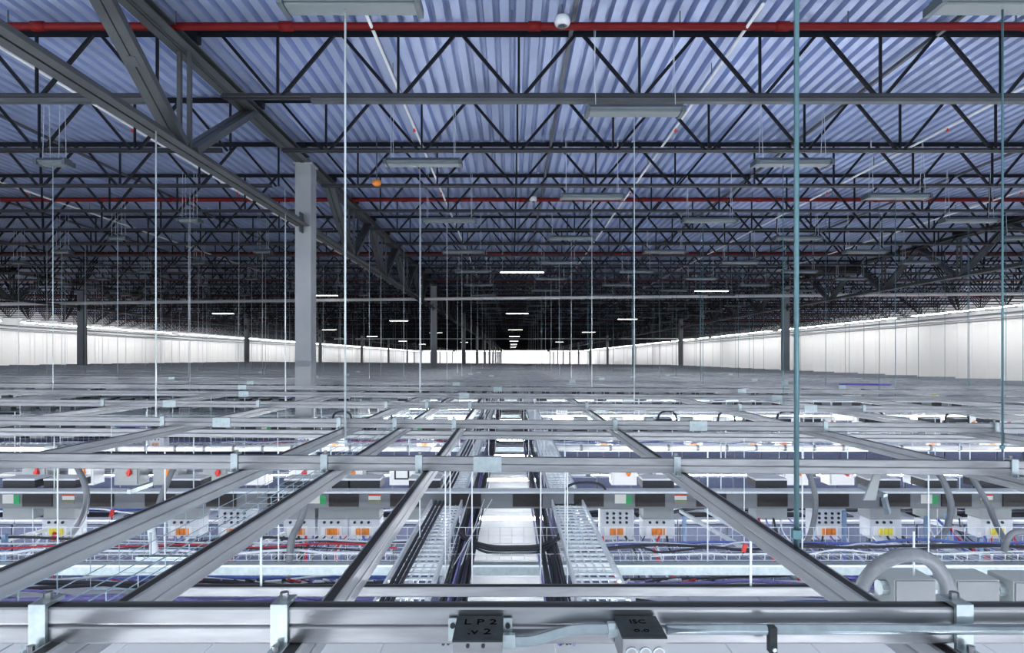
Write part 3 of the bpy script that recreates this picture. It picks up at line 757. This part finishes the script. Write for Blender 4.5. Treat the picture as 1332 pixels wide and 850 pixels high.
for m in (-3, -2, 0, 1, 2, 3, 4, 5):  # added lamp rows; the unseen ones near the camera light the strut fronts
    y = 6.55+3.045*m if m < 0 else (9.482+6.09*(m-1)/2 if m % 2 else 5.955+6.09*m/2)
    for q in range(-7, 5):
        X = 3.6*q+2.75 if q >= 0 else 3.6*q+.85
        if X < FX0+1 or X > FX1-1.5 or (m > 1 and X < -4): continue
        t = thing('aisle_fill_light', f'added white fill tube, {nth(m)+" lit aisle" if m >= 0 else ("aisle under the camera" if m == -2 else "aisle behind the camera")}, {nth(q+7).replace("nearest","first")} from the left', 'light', (X, y, Z0-(1.86 if m > 0 else 2.55)), 'added fill tubes in the aisles')
        obj('tube', lampm, t)
        for s in (-1.53, 1.53):
            obj('end_cap', endm, t, (s,0,0))
            hw = 1.2 if m % 2 else (.365 if m > 0 else 1.055)
            if m % 2 and m > 0: hw += tilt(X+s)
            obj('hanger_wire', MB().tube([(0,0,.03),(0,0,hw)], .004, 4).mesh('hanger_wire', 'rod'), t, (s,0,0))
shortm = MB().tube([(-.55,0,0),(.55,0,0)], .028, 8).mesh('tube', 'aisle_fill_lamp', smooth=True)
for m in range(7):  # tubes added to whiten the middle aisle floor
    t = thing('aisle_fill_light', f'short added fill tube low across the white middle aisle, {nth(m)} from the camera', 'light', (0, 6.55+3.045*m, Z0-2.6), 'short added fill tubes in the middle aisle')
    obj('tube', shortm, t)
    for s in (-.58, .58): obj('end_cap', endm, t, (s,0,0)); obj('hanger_wire', wirel, t, (s,0,0))
# ------------------------------------------------------------------ flexible conduits and cables
def conduit(pts, r, m, lab, cat='conduit', nm='flexible_conduit', n=10, grp=None):
    o = obj(nm, MB().tube(spline(pts, 7), r, n).mesh(nm, m, smooth=True)); tag(o, lab, cat, grp); return o
def PP(lst): return [P(x, y, d) for (x, y, d) in lst]
conduit(PP([(98,604,5.7),(104,615,5.6),(110,630,5.55),(113,648,5.55),(108,672,5.6),(97,690,5.7),(86,702,5.8)]), .027, 'grey_conduit', 'grey flexible conduit bowing past the tap box at the left edge')
conduit(PP([(230,602,5.8),(222,618,5.7),(214,636,5.65),(208,652,5.6),(206,662,5.6)]), .027, 'grey_conduit', 'grey flexible conduit rising behind the third long strut on the left')
conduit(PP([(398,655,4.9),(390,680,4.85),(380,700,4.75),(377,725,4.7),(377,750,4.62)]), .028, 'grey_conduit', 'grey flexible conduit dropping to the mesh tray left of centre')
conduit(PP([(196,675,4.7),(198,700,4.7),(203,725,4.7),(206,745,4.7)]), .03, 'pale_cable', 'pale ribbed hose between the two left long struts')
conduit(PP([(1045,607,5.75),(1054,622,5.65),(1060,645,5.6),(1060,670,5.55),(1054,695,5.5),(1045,712,5.4),(1037,735,4.85),(1033,752,4.7)]), .025, 'grey_conduit', 'grey flexible conduit curving past the thick blue rod on the right')
conduit(PP([(1208,607,5.7),(1222,618,5.6),(1233,640,5.5),(1237,662,5.45),(1230,690,5.3),(1212,710,5.1),(1196,725,4.9),(1188,742,4.75)]), .028, 'grey_conduit', 'long grey conduit bending down at right, left of the outermost one')
conduit(PP([(1258,612,5.6),(1270,630,5.5),(1284,655,5.4),(1297,685,5.2),(1310,712,5.0),(1308,733,4.9),(1290,736,4.85),(1272,738,4.8),(1267,750,4.7)]), .024, 'grey_conduit', 'outermost grey conduit at right with a hook at its lower end')
conduit(PP([(1332,692,4.6),(1318,694,4.6),(1310,703,4.6),(1306,716,4.65)]), .024, 'grey_conduit', 'short dark grey conduit entering at the right edge')
conduit(PP([(1112,805,2.8),(1118,772,2.75),(1133,745,2.65),(1155,729,2.6),(1185,722,2.55),(1212,731,2.55),(1230,755,2.55),(1240,785,2.55),(1243,800,2.55)]), .030, 'grey_conduit', 'big grey flexible conduit arching over the boxes at bottom right', n=14)
def arc(X, y, z, w_, h_, r, m, lab, grp=None):
    conduit([(X-w_, y, z-.1), (X-w_*.8, y, z+h_*.6), (X, y, z+h_), (X+w_*.8, y, z+h_*.6), (X+w_, y, z-.1)], r, m, lab, 'cable', 'cable_loop', 8, grp)
arc(px2x(762,5.95), 5.95, Z0-1.35, .22, .10, .012, 'black_cable', 'black cable loop over the nearest busway right of the aisle')
for i, (x, d, wd, yb) in enumerate(((868,11.4,.2,548),(945,11.4,.18,548),(1024,11.4,.22,548),(1245,11.2,.25,548),(500,11.6,.16,545),(1140,11.4,.15,548),(445,11.2,.2,548))):
    p = P(x, yb, 12.04); arc(p.x, 12.04, BT+.095, wd, .15, .02, 'black_cable', f'black cable loop standing above the second busway, {nth(sorted((868,945,1024,1245,500,1140,445)).index(x)).replace("nearest","first")} from the left', 'cable loops above the second busway')
for i, (xa, xb, y_, d, r) in enumerate(((918, 1560, 611, 7.55, .045), (60, 560, 584, 10.6, .05), (700, 1300, 583, 10.6, .05))):
    a = P(xa, y_, d); c = P(xb, y_, d)
    t = thing('insulated_pipe', ['white insulated pipe with clamps behind the nearest busway on the right','white insulated pipe behind the second cross strut on the left','white insulated pipe behind the second cross strut on the right'][i], 'pipe', (0, d, a.z))
    obj('pipe', MB().tube([(a.x,0,0),(c.x,0,0)], r, 12).mesh('pipe', 'white_pipe', smooth=True), t)
    km = MB().tube([(-.02,0,0),(.02,0,0)], r*1.18, 12).mesh('pipe_clamp', 'bus_grey'); hm = MB().tube([(0,0,r),(0,0,ZS-.16-a.z)], .006, 5).mesh('hanger', 'rod')
    for q in range(int((c.x-a.x)/.52)):
        obj('pipe_clamp', km, t, (a.x+.25+.52*q,0,0))
        if q % 3 == 0: obj('hanger', hm, t, (a.x+.25+.52*q,0,0))
# junction boxes at the bottom right
for i, (xa, xb, ya, yb) in enumerate(((1163,1217,754,790),(1243,1300,755,790),(1318,1372,757,790))):
    d = 2.75; p = P((xa+xb)/2, ya, d); wd = (xb-xa)*d/F/2
    t = thing('pull_box', f'grey metal pull box at bottom right, {nth(i).replace("nearest","first")} from the left', 'box', (p.x, d, p.z), 'pull boxes at bottom right')
    obj('body', MB().box(-wd, wd, 0, .15, -.15, 0).mesh('body', 'box_grey'), t)
    obj('cover', MB().box(-wd+.006, wd-.006, -.008, -.001, -.145, -.006).mesh('cover', 'bus_grey'), t)
    b = MB(); b.tube([(-wd-.035,.06,-.06),(-wd+.002,.06,-.06)], .035, 10); obj('hub', b.mesh('hub', 'zinc'), t)
    b = MB(); b.tube([(wd,.05,-.07),(wd+.03,.05,-.07)], .022, 8); obj('locknut', b.mesh('locknut', 'zinc'), t)
t = thing('box_rail', 'galvanized rail under the pull boxes at bottom right', 'rail', (0, 2.8, P(1200,795,2.8).z-.085)); obj('channel', MB().prism(cprof(True), 1.02, 3.2).mesh('channel', 'galv'), t)
for x in (1.9, 2.85): obj('hanger', MB().tube([(x,0,.03),(x,0,.46)], .005, 5).mesh('hanger', 'rod'), t)
# dangling strut arms and a bracket tail
for i, (a, c, lab) in enumerate((((168,640,4.9),(196,630,5.3),'short pale strut arm by the left rod at the nearest busway'),((1118,632,5.0),(1152,646,4.7),'short pale strut arm slanting before the nearest busway on the right'),((1150,648,4.7),(1155,668,4.75),'small bracket tail under the right strut arm'))):
    t = tag(obj('strut_arm', MB().bar(P(*a), P(*c), .035, .035).mesh('strut_arm', 'zinc')), lab, 'bracket')
tag(obj('strut_plate', MB().prism([(-.05,-.17),(.02,-.17),(.06,.03),(.03,.03)], -.006, .006, 'y').mesh('strut_plate', 'box_grey'), None, (P(1134,617,3.42).x, 3.421, ZS-.085)), 'tapered grey metal plate hanging behind the second cross strut on the right', 'plate')
# rack-top clutter: cable bundles, posts, bins
mats_c = ['blue_cable','violet_cable','pale_cable','black_cable','violet_cable','blue_cable','pale_cable','black_cable','pale_cable','violet_cable','black_cable']
cn = {'blue_cable':'blue','violet_cable':'violet','pale_cable':'pale','black_cable':'black','red_cable':'red'}
cnt = {}
def rack_cable(m, r, i, inst):
    y = 4.45+ROW*m+3.15*r
    for s in (-1, 1):
        mm = mats_c[(i*3+r*2+m+(s > 0)*5) % len(mats_c)]
        yy = y+.06+.098*i
        x = s*1.0; pts = []
        while abs(x) < min(15.5, 2+y*.95):
            pts.append((x, yy+random.uniform(-.035,.035), RT+.03+random.uniform(0,.08))); x += s*random.uniform(.3,.8)
        o = obj('cable_run', MB().tube(spline(pts, 3), random.choice((.012,.016,.022)), 6).mesh('cable_run', mm, smooth=True))
        tag(o, f'{cn[mm]} cable run on the {nth(2*m+r)} rack row {"left" if s < 0 else "right"} of the aisle, lane {ONES[i].replace("nearest","first")}', 'cable', f'cable runs on the {nth(2*m+r)} rack row')
for m in range(3):
    for r in range(2):
        for i in range(10 if m == 0 else 6): rack_cable(m, r, i, None)
# cables lying in the front mesh tray
for m in range(2):
    for i in range(10):
        s = -1 if i % 2 else 1
        mm = 'red_cable' if i == 5 else random.choice(['black_cable','black_cable','blue_cable','black_cable','pale_cable','pale_cable'])
        y0 = TD+.06+ROW*m+.04+.035*i; x = s*random.uniform(.5,1.2); pts = []; xe = s*random.uniform(3,8)
        while abs(x) < abs(xe): pts.append((x, min(max(y0+random.uniform(-.02,.02), TD+.09+ROW*m), TD+.45+ROW*m), Z0-1.60+.022+random.uniform(0,.05))); x += s*random.uniform(.2,.5)
        if len(pts) < 3: continue
        o = obj('tray_cable', MB().tube(spline(pts, 4), random.choice((.006,.008,.011)), 6).mesh('tray_cable', mm, smooth=True))
        tag(o, f'{cn[mm]} cable in the {nth(m)} mesh tray {"left" if s < 0 else "right"} of the aisle, {nth(i//2)} from its front', 'cable', f'cables in the {nth(m)} mesh tray')
# drop cables from the tap boxes into the tray / racks
k = 0
for x, kd in row0:
    if kd == 'b' and x < 1000: continue
    for q in range(5):
        X = px2x(x, BD)-.15+.075*q; mm = random.choice(['black_cable','violet_cable','blue_cable','pale_cable','black_cable','pale_cable','red_cable'])
        z = BB-.30 if kd != 'b' else BB-.12
        pts = [(X, BD+.07, z), (X+random.uniform(-.1,.1), BD-.08, z-.12), (X+random.uniform(-.05,.05)+.03*q, BD-.35, z-.28), (X+random.uniform(-.05,.05)+.06*q, BD-.75, RT+.12)]
        o = obj('drop_cable', MB().tube(spline(pts, 5), random.choice((.007,.009,.012)), 6).mesh('drop_cable', mm, smooth=True))
        i0 = [a for a, _ in row0].index(x)
        tag(o, f'{cn[mm]} drop cable below the {nth(i0).replace("nearest","first")} tap box from the left, {ONES[q].replace("nearest","first")} of five', 'cable', f'drop cables of tap box {nth(i0).replace("nearest","first")} from the left')
# upright blue-grey posts and slanted brace rails over the near racks
for i, (x, ya, yb, d) in enumerate(((6,695,760,5.0),(752,672,705,6.2),(890,672,700,6.2),(1098,665,715,5.8),(1232,668,712,5.8),(1205,672,720,5.5),(1275,700,735,5.2))):
    a = P(x, ya, d); c = P(x, yb, d)
    t = thing('tray_post', f'slim blue-grey post above the near racks, {nth(sorted((6,752,890,1098,1232,1205,1275)).index(x)).replace("nearest","first")} from the left', 'post', (c.x, d, RT), 'posts above the near racks')
    obj('channel', MB().box(-.017,.017,-.015,.015,0,a.z-RT).mesh('channel','blue_post'), t); obj('foot', MB().box(-.06,.06,-.05,.05,0,.012).mesh('foot','zinc'), t)
for i, (a, c) in enumerate((((885,665,6.2),(965,712,4.9)),((918,664,6.2),(985,705,5.0)),((1140,700,5.7),(1250,738,4.9)),((1215,710,5.6),(1330,745,4.8)),((1190,675,6.2),(1255,690,5.8)),((330,712,5.3),(380,690,6.2)),((0,705,5.2),(60,690,5.9)),((1275,735,4.9),(1332,752,4.6)))):
    t = tag(obj('brace_rail', MB().bar(P(*a), P(*c), .03, .03).mesh('brace_rail', 'wire')), f'pale slanted brace rail above the near racks, {nth(i).replace("nearest","first")} of eight', 'rail', 'brace rails')
for i, (x, y, d, w_, h_, lab) in enumerate(((172,553,9.3,.28,.075,'blue storage bin behind the third cross strut on the left'),(1130,524,14.5,.55,.07,'blue storage bin far right between the struts'),(1165,712,5.3,.30,.10,'blue box on the rack roof at right'),(375,515,14,.14,.07,'small blue bin just left of the big column'))):
    p = P(x, y, d); t = thing('storage_bin', lab, 'bin', (p.x, d, {1: ZT-.083+.042+tilt(p.x), 2: RT+.001}.get(i, p.z-h_/2)))
    obj('tub', MB().box(-w_,w_,0,.3,0,h_*.8).mesh('tub','bin_blue'), t); obj('rim', MB().box(-w_-.01,w_+.01,-.01,.31,h_*.8,h_).mesh('rim','bin_blue'), t)
for i, (x, y, d, lab) in enumerate(((87,510,12.6,'yellow cord loop on the strut grid at far left'),(270,497,17,'small yellow-green cord loop left of the big column'),(1217,517,14,'yellow-green cord loop on the strut grid at right'),(686,478,42,'olive green lump on the strut grid in the far centre'))):
    p = P(x, y, d); s = d/12.6
    pts = [p+Vector((-.10*s,0,-.06*s)), p+Vector((-.08*s,0,.02*s)), p+Vector((0,0,.04*s)), p+Vector((.08*s,.02,.06*s)), p+Vector((.05*s,.0,0)), p+Vector((-.05*s,0,-.01)), p+Vector((-.08*s,.02,-.08*s))]
    o = obj('cord_loop', MB().tube(spline(pts, 5), .013*s, 6).mesh('cord_loop', 'yellow' if i < 3 else 'olive', smooth=True)); tag(o, lab, 'cord')
for i, (x, y, d, lab) in enumerate(((70,698,5.2,'red cable handle under the left tap box'),(105,716,5.0,'red and black clip near the left edge'),(145,668,5.6,'red plug left of the left rods'),(805,602,7.6,'red tag under the second cross strut'),(1187,625,7.2,'red fire-bell shaped handle at right'),(968,713,4.7,'red ball on a rod by the right long strut'))):
    p = P(x, y, d); t = thing('red_clip', lab, 'clip', p)
    if i > 1: obj('cord', MB().tube([(0,0,.03),(0,0,ZS-.08-p.z)], .003, 4).mesh('cord', 'rod'), t)
    obj('grip', MB().bar((-.008,0,-.032),(.012,0,.032),.028,.022).mesh('grip','red'), t); obj('pin', MB().tube([(0,0,-.03),(-.008,.02,-.065)], .006, 6).mesh('pin','black'), t)
